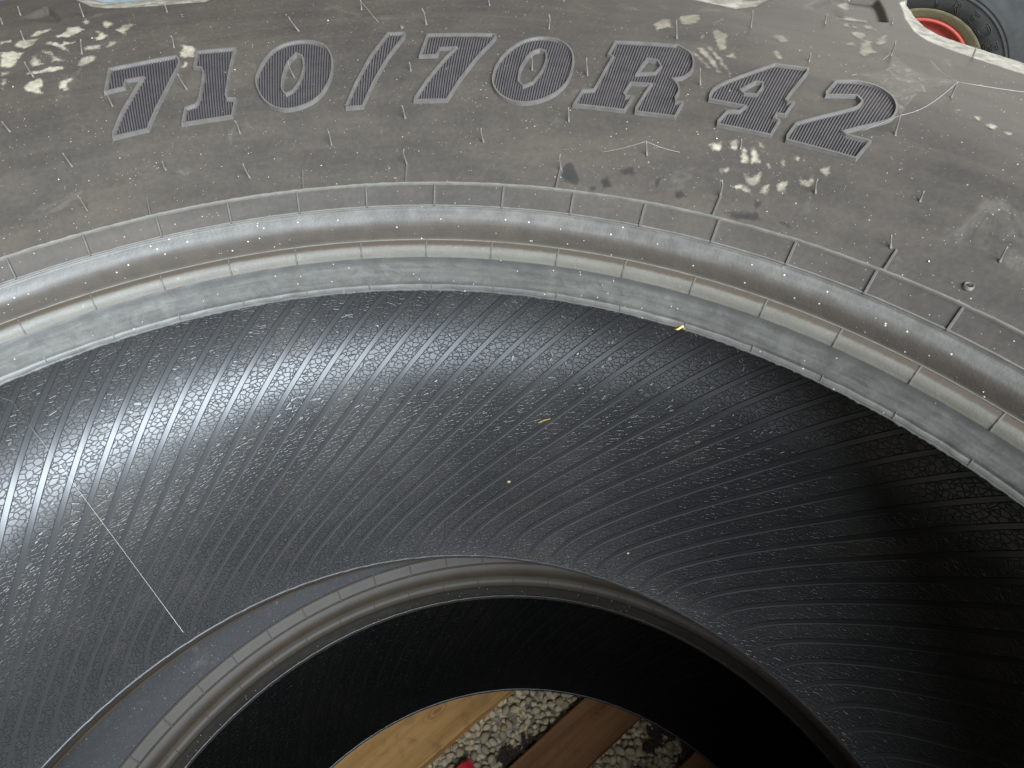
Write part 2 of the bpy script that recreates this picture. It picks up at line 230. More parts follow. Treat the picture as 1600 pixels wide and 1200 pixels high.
MUD=[[0,[[-19.08,0.7924],[-18.66,0.7994],[-17.57,0.802],[-17.47,0.7989],[-17.99,0.7923],[-18.69,0.7886]]],[0,[[-17.5,0.785],[-16.89,0.7894],[-16.63,0.7975],[-15.87,0.795],[-15.5,0.7868],[-16.1,0.7791],[-16.72,0.7768],[-17.22,0.7789]]],[0,[[-15.77,0.8018],[-15.58,0.8133],[-15.27,0.8056],[-15.27,0.7951]]],[0,[[-14.55,0.8014],[-14.04,0.7987],[-13.63,0.7903],[-14.15,0.7809],[-14.45,0.7879]]],[0,[[-13.53,0.7789],[-13.01,0.7859],[-12.49,0.7852],[-12.25,0.7795],[-12.8,0.7712],[-12.96,0.7635],[-13.43,0.7724]]],[0,[[-20.82,0.7953],[-20.15,0.7927],[-20.12,0.7878],[-20.85,0.7878]]],[0,[[-20.11,0.7788],[-19.67,0.7897],[-18.89,0.7867],[-18.36,0.7836],[-18.94,0.7735],[-19.44,0.7714]]],[0,[[-18.15,0.7706],[-18.02,0.7787],[-17.53,0.7755],[-17.09,0.7693],[-16.93,0.7723],[-16.02,0.7683],[-16.13,0.7645],[-16.85,0.7638],[-16.49,0.7529],[-16.7,0.7526],[-17.56,0.766]]],[0,[[-14.87,0.7821],[-14.46,0.7802],[-14.11,0.768],[-14.38,0.7619],[-14.69,0.7605],[-15.1,0.7682],[-14.78,0.7711]]],[0,[[-20.91,0.7748],[-20.32,0.7742],[-19.37,0.7658],[-20.07,0.7489],[-20.48,0.7473],[-21.05,0.7503]]],[0,[[-18.51,0.7668],[-17.97,0.7624],[-17.52,0.7525],[-16.8,0.742],[-17.27,0.7416],[-17.87,0.7448],[-17.92,0.7532],[-18.48,0.7623]]],[0,[[-15.75,0.756],[-15.33,0.758],[-14.55,0.756],[-14.69,0.749],[-15.26,0.7489],[-15.77,0.7515]]],[0,[[-14.37,0.7502],[-13.97,0.7583],[-13.5,0.7574],[-13.57,0.7521],[-14.12,0.7462]]],[0,[[-19.37,0.7478],[-19.04,0.7598],[-18.71,0.7569],[-18.39,0.7431],[-18.72,0.7399],[-19.12,0.7406]]],[0,[[-19.88,0.7348],[-19.45,0.7374],[-18.75,0.7353],[-18.22,0.7387],[-17.1,0.7353],[-17.19,0.7293],[-18.38,0.73],[-19.1,0.7303],[-19.69,0.7322]]],[0,[[-16.15,0.7379],[-15.81,0.7433],[-14.88,0.7399],[-15.01,0.7344],[-15.67,0.7292],[-16.29,0.7313]]],[0,[[-21.1,0.7445],[-20.57,0.7425],[-20.61,0.7373],[-21.16,0.7382]]],[0,[[-21.18,0.7355],[-20.7,0.7335],[-20.64,0.7281],[-20.99,0.723],[-20.91,0.7162],[-21.34,0.7182]]],[0,[[-19.87,0.7177],[-19.47,0.7223],[-19.04,0.7237],[-18.49,0.7218],[-18.61,0.7144],[-18.78,0.7089],[-18.6,0.7007],[-19.44,0.7057],[-19.79,0.7112]]],[0,[[-17.64,0.7124],[-17.23,0.717],[-16.39,0.7158],[-16.85,0.7114],[-16.98,0.7037],[-16.92,0.6984],[-17.4,0.6993],[-17.59,0.7061]]],[0,[[-9.43,0.7363],[-9.08,0.734],[-8.53,0.7323],[-8.09,0.7236],[-8.33,0.713],[-9.1,0.7147],[-9.42,0.7203],[-9.25,0.7296]]],[0,[[-9.17,0.711],[-8.78,0.7099],[-8.75,0.7024],[-9.26,0.7007]]],[1,[[30.7,0.6243],[31.54,0.6282],[31.84,0.6231],[31.65,0.6178],[31.16,0.618]]],[1,[[31.99,0.6293],[32.49,0.6334],[32.81,0.6294],[32.74,0.6215],[32.26,0.6213]]],[1,[[33.58,0.634],[34.35,0.6342],[34.66,0.6296],[34.34,0.6277]]],[1,[[33.09,0.6273],[33.34,0.6269],[33.96,0.6142],[33.39,0.6121],[33.13,0.6187]]],[1,[[33.48,0.6283],[34.09,0.626],[34.76,0.6164],[34.14,0.6137]]],[1,[[31.93,0.6052],[32.94,0.609],[32.93,0.6048],[32.39,0.6016]]],[1,[[35.12,0.6174],[35.28,0.6192],[35.56,0.6149],[35.43,0.6126]]],[1,[[35.76,0.6231],[36.16,0.6257],[36.38,0.6193],[36.17,0.6167]]],[1,[[36.46,0.6291],[36.78,0.6308],[37.18,0.6265],[37.04,0.6242],[36.66,0.6259]]],[1,[[37.01,0.6321],[37.21,0.6324],[37.39,0.6269],[37.22,0.6267]]],[1,[[33.78,0.6061],[34.36,0.6058],[35.05,0.6109],[35.28,0.6028],[35.05,0.5985],[34.61,0.5973],[34.12,0.6014]]],[1,[[33.34,0.594],[34.1,0.5977],[34.93,0.5955],[35.16,0.5912],[34.47,0.5925]]],[1,[[35.46,0.6005],[35.91,0.6033],[36.16,0.5971],[35.92,0.5933],[35.44,0.5951]]],[1,[[36.35,0.6022],[36.43,0.6062],[37.03,0.609],[37.2,0.5993],[36.58,0.5969]]],[1,[[37.52,0.6124],[38.06,0.6142],[38.16,0.6192],[38.42,0.6192],[38.64,0.6114],[38.38,0.6068],[37.76,0.6085]]],[1,[[38.43,0.6239],[39.06,0.6286],[39.32,0.6261],[39.3,0.6193],[38.9,0.6198]]],[1,[[44.58,0.7216],[44.84,0.7262],[45.27,0.7221],[45.2,0.7177],[44.85,0.7166]]],[1,[[45.54,0.717],[45.73,0.7213],[46.27,0.7174],[46.26,0.7117],[45.83,0.7115]]],[1,[[46.69,0.7141],[46.9,0.7174],[47.28,0.7149],[47.17,0.7104],[46.87,0.7101]]],[1,[[43.6,0.7248],[43.97,0.7281],[44.04,0.7239],[43.76,0.7213]]],[1,[[42.89,0.7349],[43.01,0.7381],[43.17,0.7291],[43.02,0.7285]]],[1,[[26.94,0.7244],[27.18,0.7273],[29.02,0.7053],[28.77,0.7027]]],[1,[[27.07,0.7329],[27.64,0.7352],[29.58,0.704],[29.26,0.7011]]],[1,[[27.67,0.7374],[27.91,0.7404],[30.31,0.7051],[30.03,0.7006]]],[2,[[23.75,0.763],[24.02,0.7762],[24.63,0.7787],[25.02,0.7611],[24.56,0.7563],[24.12,0.7475]]],[2,[[25.15,0.7792],[25.29,0.7905],[26.25,0.7967],[26.54,0.7855],[26.31,0.7738],[25.44,0.7681]]],[2,[[26.91,0.7577],[27.03,0.7631],[27.39,0.7521],[27.2,0.7449]]],[2,[[27.58,0.7622],[27.85,0.7706],[28.71,0.761],[29.04,0.7356],[28.68,0.7325],[28.09,0.7462]]],[2,[[31.22,0.7718],[31.3,0.7813],[32.21,0.7817],[32.53,0.7696],[32.2,0.7657],[31.72,0.7697]]],[2,[[31.87,0.7465],[32.17,0.7517],[32.63,0.7446],[32.75,0.7364],[32.31,0.7355]]],[2,[[29.2,0.7276],[29.78,0.736],[29.97,0.7267],[29.36,0.7254]]],[2,[[27.29,0.7785],[27.89,0.7994],[28.04,0.793],[27.52,0.7778]]],[2,[[34.52,0.8391],[34.54,0.8494],[35.54,0.8497],[36.13,0.8487],[36.14,0.8428],[35.58,0.8419],[34.96,0.8387]]],[2,[[34.66,0.8279],[35.05,0.8333],[35.29,0.8251],[34.96,0.8222]]],[2,[[35.17,0.8323],[35.82,0.8278],[35.52,0.823]]],[2,[[35.87,0.8363],[36.25,0.8417],[36.96,0.828],[36.18,0.829]]],[2,[[35.28,0.8147],[36.11,0.8221],[36.55,0.8138],[36.33,0.7993],[35.92,0.8059]]],[2,[[35.47,0.7908],[35.97,0.7976],[36.34,0.7887],[35.8,0.7862]]],[2,[[36.45,0.7878],[36.51,0.8051],[37.01,0.8037],[37.3,0.7912],[37.66,0.7853],[37.15,0.7721],[36.7,0.7754]]],[2,[[37.06,0.8063],[37.38,0.8258],[37.76,0.8069],[37.5,0.7983]]],[2,[[33.73,0.8755],[34.11,0.8964],[34.53,0.8731],[34.42,0.8611]]]]
WET=[[[20.65,0.5802],[20.63,0.5892],[21.07,0.5932],[21.5,0.5901],[22.29,0.5802],[22.06,0.5747],[21.31,0.5756]],[[24.61,0.5904],[26.13,0.5955],[26.47,0.5897],[25.32,0.587]],[[23.68,0.582],[24.27,0.5864],[24.86,0.5784],[24.14,0.572]],[[27.85,0.5903],[28.8,0.593],[28.45,0.5879],[28.51,0.5757],[27.95,0.5817]],[[22.97,0.5749],[23.62,0.5775],[23.61,0.5713],[23.17,0.5707]],[[29.49,0.5828],[30.1,0.585],[30.47,0.5796],[29.88,0.5766]],[[35.16,0.59],[36.0,0.5914],[36.12,0.5848],[35.74,0.582]],[[33.53,0.5745],[35.78,0.5812],[36.61,0.5776],[38.48,0.5798],[38.84,0.5758],[37.62,0.5771],[36.38,0.5752],[34.84,0.5718]],[[29.58,0.583],[30.44,0.583],[30.78,0.5785],[29.75,0.5781]]]
# ------------------------------------------------------------------ setting: gravel
M_GROUND=mat_ground(); M_STONE=mat_stone()
gn=60; gx=np.concatenate([np.linspace(-30,-1.2,12),np.linspace(-1.1,1.2,36),np.linspace(1.3,30,12)]); 
GX,GY=np.meshgrid(gx,gx+.3,indexing='ij'); GZ=.002*np.sin(GX*7)*np.cos(GY*6)-.007
ground=link('ground',mesh('ground',np.stack([GX,GY,GZ],-1),grid_faces(60,60)),M_GROUND); tag(ground,kind='structure')
import bmesh
def stone_mesh(i,sub):
    bm=bmesh.new(); bmesh.ops.create_icosphere(bm,subdivisions=sub,radius=1)
    r=random.Random(100+i); ax=[Vector((r.gauss(0,1),r.gauss(0,1),r.gauss(0,1))).normalized() for _ in range(9)]; cut=[r.uniform(.55,.95) for _ in range(9)]
    for v in bm.verts:
        p=v.co.copy()
        for a,c in zip(ax,cut):
            d=p.dot(a)
            if d>c: p-=a*(d-c)*.85
        v.co=Vector((p.x,p.y*r.uniform(.78,.80),p.z*.60))
    bm.normal_update(); V=[tuple(v.co) for v in bm.verts]; F=[tuple(x.index for x in f.verts) for f in bm.faces]; bm.free(); return np.array(V),np.array(F)
protos=[stone_mesh(i,2) for i in range(14)]
lowp=[stone_mesh(i,1) for i in range(14)]
pn=np.array([.57,-.822]); pd=np.array([.822,.57])      # across / along the planks
planks_n=[(-.60,-.465),(-.349,-.246),(-.128,-.022),(.098,.20),(.33,.435),(-.83,-.725)]
def on_plank(x,y,mg=.0):
    q=x*pn[0]+y*pn[1]; return any(a-mg<q<b+mg for a,b in planks_n)
spots=[]
cell={}
def try_spot(x,y,s):
    k=(int(x/.03),int(y/.03))
    for a in (-1,0,1):
        for b in (-1,0,1):
            for (u,v,w) in cell.get((k[0]+a,k[1]+b),()):
                if (u-x)**2+(v-y)**2<((s+w)*.72)**2: return False
    cell.setdefault(k,[]).append((x,y,s)); return True
rs=random.Random(3)
for _ in range(34000):
    x=rs.uniform(-.62,.72); y=rs.uniform(-.25,.78)
    if (x-.055)**2+(y-.05)**2>.72**2: continue
    if on_plank(x,y,-.008): continue
    s=rs.choice((.006,.0072,.0085,.0095,.011,.013))
    if try_spot(x,y,s): spots.append((x,y,s))
vis=lambda x,y: (x-.06)**2+(y-.10)**2<.60**2 and y>.33
def key(t): return -(t[2]+(1 if vis(t[0],t[1]) else 0))
spots.sort(key=key)
pm=[]
for i,(v,f) in enumerate(protos):
    me=mesh('pebble',v,f,True,attr={'tone':np.full(len(v),rs.random()**.8)}); me.materials.append(M_STONE); pm.append(me)
for (x,y,s) in spots[:300]:
    o=link('pebble',rs.choice(pm),None,ground); k=s*rs.uniform(1.0,1.25)
    o.location=(x,y,rs.uniform(-.006,.004)); o.scale=(k,k*rs.uniform(.85,1.1),k); o.rotation_euler=(rs.uniform(-.45,.45),rs.uniform(-.45,.45),rs.uniform(0,6.28))
VV=[];FF=[];TT=[];off=0
def put(x,y,z,s):
    global off
    v,f=rs.choice(lowp); a=rs.uniform(0,6.28); c,sn=math.cos(a),math.sin(a); k=s*rs.uniform(1,1.25)
    R=np.array([[c,-sn,0],[sn,c,0],[0,0,1]]); t=rs.uniform(-.4,.4); R=R@np.array([[1,0,0],[0,math.cos(t),-math.sin(t)],[0,math.sin(t),math.cos(t)]])
    VV.append((v*k)@R.T+np.array([x,y,z])); FF.append(f+off); TT.append(np.full(len(v),rs.random()**.8)); off+=len(v)
for (x,y,s) in spots[300:]: put(x,y,rs.uniform(-.008,.002),s)
for _ in range(8500):
    x=rs.uniform(-.62,.72); y=rs.uniform(-.25,.78)
    if (x-.055)**2+(y-.05)**2<.72**2: put(x,y,rs.uniform(-.013,-.008),rs.uniform(.006,.012))
g=link('gravel_stones',mesh('gravel_stones',np.concatenate(VV),np.concatenate(FF),True,attr={'tone':np.concatenate(TT)}),M_STONE,ground); tag(g,kind='stuff')
# planks
woods=[((.52,.285,.10),(.39,.20,.065)),((.27,.132,.055),(.18,.078,.03)),((.34,.17,.075),(.25,.11,.045)),((.50,.30,.12),(.38,.21,.08)),((.36,.20,.085),(.26,.13,.055)),((.46,.28,.12),(.34,.19,.07))]
plab=['wide tan wooden plank lying on gravel, left of the gap with the red scrap','reddish brown plank with a large ringed knot lying on gravel',
 'brown plank whose corner shows at far right of the lower tyre hole','tan plank on gravel, hidden in front of the brown corner plank','brown plank on gravel nearest the photographer, under the stacked tyres','tan plank on gravel farthest back beneath the lower tyre']
knots=[[(-.03,.0)],[(.0,.012)],[(.3,0)],[(-.4,.01)],[(.2,.02)],[(.5,0)]]
def plank(i,a,b):
    L=2.2 if abs(a)<.5 else 1.8; T=.030; h=(b-a)/2; bv=.003
    prof=[(-h,0),(-h,T-bv),(-h+bv,T),(h-bv,T),(h,T-bv),(h,0)]
    n=24; V=[];rr=random.Random(i)
    for k in range(n+1):
        x=-L/2+L*k/n
        for (p,q) in prof: V.append((x,p+.0012*math.sin(k*1.7+i),q+(.0006*math.sin(k*2.3+p*40) if q>.01 else 0)))
    F=[]
    for k in range(n):
        for j in range(5): F.append((k*6+j,k*6+j+1,(k+1)*6+j+1,(k+1)*6+j))
        F.append((k*6+5,k*6,(k+1)*6,(k+1)*6+5))
    F.append(tuple(range(6))); F.append(tuple(range(n*6+5,n*6-1,-1)))
    me=mesh('wooden_plank',V,F,False); kx=knots[i]
    o=link('wooden_plank',me,mat_wood('plank_wood',woods[i][0],woods[i][1],kx))
    c=(a+b)/2; along={0:.30,1:.545,2:.55,3:.2,4:.1,5:.4}[i]
    o.location=(pn[0]*c+pd[0]*along,pn[1]*c+pd[1]*along,-.002); o.rotation_euler=(0,0,math.atan2(pd[1],pd[0]))
    tag(o,plab[i],'plank','planks under the tyre stack')
for i,(a,b) in enumerate(planks_n): plank(i,a,b)

# ------------------------------------------------------------------ tyre geometry
TOP=np.array([(.570,.0755),(.60,.091),(.63,.105),(.66,.115),(.69,.122),(.72,.1265),(.76,.1295),(.80,.130),(.85,.128),(.90,.122),(.95,.113),(1.0,.100),(1.05,.08)])
def spline(P,n):
    P=np.asarray(P,float); d=np.r_[0,np.cumsum(np.hypot(*np.diff(P,axis=0).T))]
    t=np.linspace(0,d[-1],n); out=[]
    Q=np.vstack([2*P[0]-P[1],P,2*P[-1]-P[-2]]); 
    for s in t:
        i=min(max(np.searchsorted(d,s)-1,0),len(P)-2); u=(s-d[i])/max(d[i+1]-d[i],1e-9)
        p0,p1,p2,p3=Q[i],Q[i+1],Q[i+2],Q[i+3]
        out.append(.5*((2*p1)+(-p0+p2)*u+(2*p0-5*p1+4*p2-p3)*u*u+(-p0+3*p1-3*p2+p3)*u**3))
    return np.array(out)
def topz(r,th,tilt):
    w=smooth01((r-.57)/.28)
    return np.interp(r,TOP[:,0],TOP[:,1])+tilt*np.cos(np.radians(th+75))*w
TILT=.04
def P3(th,r,h=0.,tilt=TILT):
    th=np.asarray(th,float); r=np.asarray(r,float); return pol(th,r,topz(r,th,tilt)+h)
# shoulder pockets between the lugs: inner edge radius against angle from the pocket's steep wall
PT=np.array([(-.4,1.2),(0,.93),(1,.88),(2,.849),(3,.8355),(4.2,.829),(6,.823),(8,.8185),(9.5,.8165),(10.6,.83),(11.6,.87),(12.4,.95),(12.9,1.2)])
NL=20; WALL0=-17.3
def r_edge(th,shift=0.):
    rel=(th-WALL0-shift+.4)%(360/NL)-.4
    e=np.interp(rel,PT[:,0],PT[:,1]); a=(th+180)%360-180; e=e+.012*np.exp(-((a-26)/7.)**2)+.02*np.exp(-((a-7)/7.)**2); return np.where(rel<12.9,e,1.2)
def poly_sd(px,py,poly):
    """signed distance (inside positive)"""
    poly=np.asarray(poly,float); d=np.full(np.shape(px),1e9); ins=np.zeros(np.shape(px),bool); n=len(poly)
    for i in range(n):
        a=poly[i]; b=poly[(i+1)%n]; e=b-a; t=np.clip(((px-a[0])*e[0]+(py-a[1])*e[1])/max(e@e,1e-12),0,1)
        d=np.minimum(d,np.hypot(px-a[0]-t*e[0],py-a[1]-t*e[1]))
        c=((a[1]>py)!=(b[1]>py)); xi=(b[0]-a[0])*(py-a[1])/((b[1]-a[1]) if abs(b[1]-a[1])>1e-12 else 1e-12)+a[0]; ins^=c&(px<xi)
    return np.where(ins,d,-d)
RECA=[(-2.45,.842),(-.75,.876),(.30,.822),(-.05,.809)]; RECB=[(-4.8,.853),(-3.1,.925),(-1.2,.93),(.35,.858),(-1.9,.838)]
def sidewall(tilt,crown,fine,shift=0.):
    """outer skin from the rim line over the shoulder to mid tread; t runs .57-.985 as a radius, then down the tread"""
    if fine: th=np.concatenate([np.arange(-42,66,.12),np.arange(66,318,.8)])
    else: th=np.arange(0,360,.9)
    t=np.concatenate([np.linspace(.570,.80,84 if fine else 30,endpoint=False),np.linspace(.80,.985,84 if fine else 26),np.linspace(.985,1.235,14 if fine else 12)[1:]])
    TH,Tt=np.meshgrid(th,t,indexing='ij'); u=np.clip((Tt-.985)/.25,0,1); R=np.minimum(Tt,.985)
    zs=np.interp(R,TOP[:,0],TOP[:,1])
    k=crown/.130; w=smooth01((R-.57)/.2); zs=zs*(1-w)+zs*k*w
    wt=smooth01((R-.57)/.28)*(1-u)
    zl=zs; rl=R+np.interp(u,[0,.1,.25,.5,1],[0,.028,.042,.05,.056]); 
    zend=-.2345
    zl=np.where(u>0,np.interp(u,[0,.06,.16,1],[0,-.006,-.03,0])+0*u+np.where(u<.16,zs,0)+np.where(u>=.16,(zs-.03)*(1-(u-.16)/.84)+zend*((u-.16)/.84),0),zs)
    drop=np.interp(R,[.79,.82,.86,.90,.94,.97,.985],[0,.010,.024,.036,.056,.085,.115])
    zc=np.where(u>0,(zs-.115)*(1-u)+zend*u,zs-drop); rc=R+np.interp(u,[0,.3,1],[0,.012,.016])
    e=r_edge(TH,shift-9*u); reff=R+.04*smooth01(u*4)
    rd=np.where(u>0,1,np.clip(R-e,0,1)); drop=np.minimum(drop+.06,np.interp(rd,[0,.004,.052,.062,.09,.2],[0,.002,.010,.022,.06,.13])); zc=np.where(u>0,zc,zs-drop)
    mk=smooth01((e-reff+.004)/.010)
    z=zl*mk+zc*(1-mk)+tilt*np.cos(np.radians(TH+75))*wt; r=rl*mk+rc*(1-mk)
    if fine:
        rel=(TH-WALL0+6)%18-6; X=np.radians(rel)*.85; sel=TH<6
        for poly,cond in ((RECA,TH<6),(RECB,TH>=6)):
            pl=[(math.radians(a)*.85,b) for a,b in poly]; sd=poly_sd(X,R,pl)
            a0,b0=np.array(pl[-1]),np.array(pl[0]); ed=b0-a0; nn=np.array([ed[1],-ed[0]])/np.hypot(*ed)
            low=np.abs((X-a0[0])*nn[0]+(R-a0[1])*nn[1])
            z=z-np.where(cond,.006*smooth01(sd/.004)*np.clip(low/.022,0,1),0)
        q=np.radians(TH)*.75
        z=z+smooth01((R-.585)/.03)*(1-u)*(.0009*np.sin(q*9+R*11)*np.sin(R*37+q*4)+.0005*np.sin(q*31+2)*np.sin(R*53+q*13))
    V=pol(TH,r,z); return mesh('sidewall',V,grid_faces(len(th),len(t),True),True,uv=np.stack([np.radians(TH)*.75,Tt],-1).reshape(-1,2),attr={'pocket':((1-mk)*(u<=0)).ravel()})
def revolve(name,prof,step=.5,jit=None,flip=False,uvr=.54):
    prof=np.asarray(prof,float); th=np.linspace(-180,180,int(360/step)+1); TH,J=np.meshgrid(th,np.arange(len(prof)),indexing='ij')
    s=np.r_[0,np.cumsum(np.hypot(*np.diff(prof,axis=0).T))]
    R=prof[J,0]; Z=prof[J,1].copy()
    if jit is not None: R=R+jit(TH,J); 
    f=grid_faces(len(th),len(prof))
    return mesh(name,pol(TH,R,Z),f[:,::-1] if flip else f,True,uv=np.stack([np.radians(TH)*uvr,s[J]],-1).reshape(-1,2))
LIN=np.array([(.5275,-.003),(.537,.006),(.56,.027),(.60,.053),(.66,.078),(.73,.088),(.80,.083),(.87,.058),(.92,.020),(.955,-.033),(.972,-.10),(.978,-.2345)])
H2=-.469
def mir(P): P=np.asarray(P,float); return np.stack([P[:,0],H2-P[:,1]],-1)
LINB=np.array([(.5275,-.003),(.537,.0005),(.56,.009),(.60,.025),(.66,.047),(.73,.064),(.80,.069),(.87,.053),(.92,.018),(.955,-.033),(.972,-.10),(.978,-.2345)])
half=spline(LIN,46); LFULL=np.vstack([half,mir(spline(LINB,46))[::-1][1:]])
TOEP=np.vstack([spline([(.5275,-.003),(.5262,-.0022),(.5252,-.0006),(.5252,.0012),(.5262,.0036)],9),[(.5267,.0038),(.5269,.0044)],spline([(.5266,.0052),(.5285,.012),(.531,.020),(.5332,.0268),(.5338,.0276)],10)])
HEELP=np.vstack([[(.5338,.0276)],[(.5341,.0286)],spline([(.5344,.0292),(.5351,.0310),(.5363,.0332),(.5381,.0352),(.5402,.0366),(.5422,.0374),(.5440,.0380)],16)])
FLANP=np.vstack([[(.5440,.0380),(.5445,.0382)],spline([(.5449,.0400),(.5456,.0445),(.5467,.0490),(.5486,.0530),(.5512,.0564),(.5540,.0592),(.5556,.0606)],24),[(.5557,.0616),(.5562,.0626),(.5570,.0632)]])
BANDP=spline([(.5570,.0632),(.561,.0668),(.5655,.0714),(.5702,.0756)],8)
BEADP=FLANP
me_liner=revolve('liner',LFULL,.5,flip=True,uvr=.82)
me_toe=revolve('bead_toe',TOEP,.25,jit=lambda T,J: .0003*np.sin(T*2.1)*np.sin(T*.37))
me_heel=revolve('heel',HEELP,.25); me_flange=revolve('flange',FLANP,.25); me_band=revolve('rim_band',BANDP,.5)
LOOK={}
def look(me,a,b):
    me.materials.append(a); m2=me.copy(); m2.materials.clear(); m2.materials.append(b); LOOK[me.name]=m2
look(me_liner,M_LINER,M_LINER2); look(me_toe,M_TOE,M_TOE2); look(me_heel,M_HEEL,M_SHADED); look(me_flange,M_FLANGE,M_SHADED); look(me_band,M_SIDE,M_SHADED)
def ring_mesh(name,r,z,w,h,nr,nz,step=.5,rough=0):
    th=np.arange(0,360,step); V=[]
    n=np.array([nr,nz])/math.hypot(nr,nz); t=np.array([n[1],-n[0]])
    rr=np.random.default_rng(int(r*1e4)); hh=h*(1+rough*(rr.random(len(th))-.5))
    cs=[(-1,-.4),(-.55,.75),(0,1),(.55,.75),(1,-.4)]
    A=np.stack([pol(th,r+t[0]*w*a+n[0]*hh*b,z+t[1]*w*a+n[1]*hh*b) for a,b in cs],1)
    return mesh(name,A,grid_faces(len(th),5,True))
me_r1=ring_mesh('rim_line',.5700,.0757,.0015,.0019,-.35,.94,rough=.5); me_r2=ring_mesh('rim_line',.5568,.0632,.0010,.0011,-.5,.87,rough=.4)
me_r3=ring_mesh('rim_line',.5440,.0381,.0007,.0008,-.5,.87,rough=.4)
for x in (me_r1,me_r2,me_r3): look(x,M_LINE,M_SHADED)
def small_rib(name,pts,w,h):
    """little radial mould rib along profile points at angle 0"""
    P=np.asarray(pts,float); V=[];F=[]
    for i,(r,z) in enumerate(P):
        d=P[min(i+1,len(P)-1)]-P[max(i-1,0)]; d/=np.hypot(*d); n=np.array([-d[1],d[0]]); hh=h*(1.0 if i<len(P)-1 else .7)
        for a,b in ((-1,-.4),(-.5,1),(.5,1),(1,-.4)): V.append((a*w,r+n[0]*hh*b,z+n[1]*hh*b))
    for i in range(len(P)-1):
        for j in range(3): F.append((i*4+j,i*4+j+1,i*4+j+5,i*4+j+4))
    F.append((0,1,2,3)); F.append(tuple(range(len(P)*4-1,len(P)*4-5,-1))); me=mesh(name,V,F,False); return me
me_v1=small_rib('vent_rib',[(.5562,.0628),(.561,.0668),(.5655,.0714),(.5702,.0758)],.0012,.0016); look(me_v1,M_SPEW,M_SHADED)
me_v2=small_rib('heel_rib',[(.5338,.0282),(.5351,.0310),(.5381,.0352),(.5440,.0382)],.0008,.0009); look(me_v2,M_SPEW,M_SHADED)
me_v3=small_rib('toe_rib',[(.5252,.0004),(.5262,.0036),(.5275,.0065)],.0006,.0007); look(me_v3,M_TOE,M_SHADED)
# spiral venting ribs on the liner
def spiral_rib():
    s=np.r_[0,np.cumsum(np.hypot(*np.diff(LFULL,axis=0).T))]; tot=s[-1]; n=72
    sv=np.linspace(.012,tot-.012,n); r=np.interp(sv,s,LFULL[:,0]); z=np.interp(sv,s,LFULL[:,1])
    mid=s[len(half)-1]; d=sv-mid; c=np.where(d>0,tot-mid,mid)-.07; ex=np.clip(np.abs(d)-c,0,1); a=np.sign(d)*(np.abs(d)-ex*ex/.07*.30); th=-a*65
    V=[];F=[]; nr=np.gradient(z); nz=-np.gradient(r); L=np.hypot(nr,nz); nr/=-L; nz/=-L     # inward normal
    sgn=np.where(nr*(r-.75)+nz*(z+.2345)<0,1,-1); nr*=sgn; nz*=sgn
    ta=np.radians(np.gradient(th))*r/np.gradient(sv); cosb=1/np.sqrt(1+ta*ta); 
    for i in range(n):
        fade=min(1,(i+.3)/3,(n-1-i+.3)/3)
        wd=.0056/cosb[i]*min(1,r[i]/.85)
        for a_,h in ((-1,-.0006),(-.66,.0011),(-.66,.0011),(.66,.0011),(.66,.0011),(1,-.0006)):
            t=th[i]+math.degrees(a_*wd/r[i]); hh=h*fade if h>0 else h; V.append(pol(t,r[i]+nr[i]*hh,z[i]+nz[i]*hh))
    for i in range(n-1):
        for j in (0,2,4): F.append((i*6+j,i*6+j+1,i*6+j+7,i*6+j+6))
    me=mesh('liner_rib',V,F,True); look(me,M_RIBR,M_LINER2); return me
me_sp=spiral_rib(); NR=112
def copies(me,name,parent,n,phase,zloc,flip=False,lo=None,hi=None):
    for k in range(n):
        a=(phase+360*k/n+180)%360-180
        if lo is not None and not(lo<=a<=hi): continue
        o=link(name,me.copy() if name=='liner_rib' else me,None,parent,(0,0,zloc)); o.rotation_euler=(math.pi if flip else 0,0,-rad(a))
def ragged_flash(seed):
    th=np.arange(0,360,.14); r=np.random.default_rng(seed); h=np.convolve(r.random(len(th)+6),np.ones(3)/3,'valid')[:len(th)]
    h=np.clip((h-.35)*2.2,0.05,1)*.0016*(.3+.7*r.random(len(th)))
    A=np.stack([pol(th,.5254+0*th,.0006+0*th),pol(th,.5247-.15*h,-.0006-h*.2),pol(th,.5246-.5*h,-.0012-h*.8),pol(th,.5262+0*th,-.0022+0*th)],1)
    me=mesh('flash_edge',A,grid_faces(len(th),4,True)); look(me,M_TOE,M_DKLINE); return me
me_flash=ragged_flash(5)
BASE=.469+.1155
LOWER={}
def lowered(me):
    """the lower bead's own mesh: undercut more than the upper one"""
    if me.name in LOWER: return LOWER[me.name]
    m2=me.copy(); co=np.empty(len(m2.vertices)*3,dtype=np.float32); m2.vertices.foreach_get('co',co); co=co.reshape(-1,3)
    z=np.maximum(co[:,2],0); rr=np.hypot(co[:,0],co[:,1]); k=(rr+.36*z*(1-smooth01((z-.03)/.045)))/rr; co[:,0]*=k; co[:,1]*=k
    m2.vertices.foreach_set('co',co.ravel()); m2.update(); LOWER[me.name]=m2; return m2
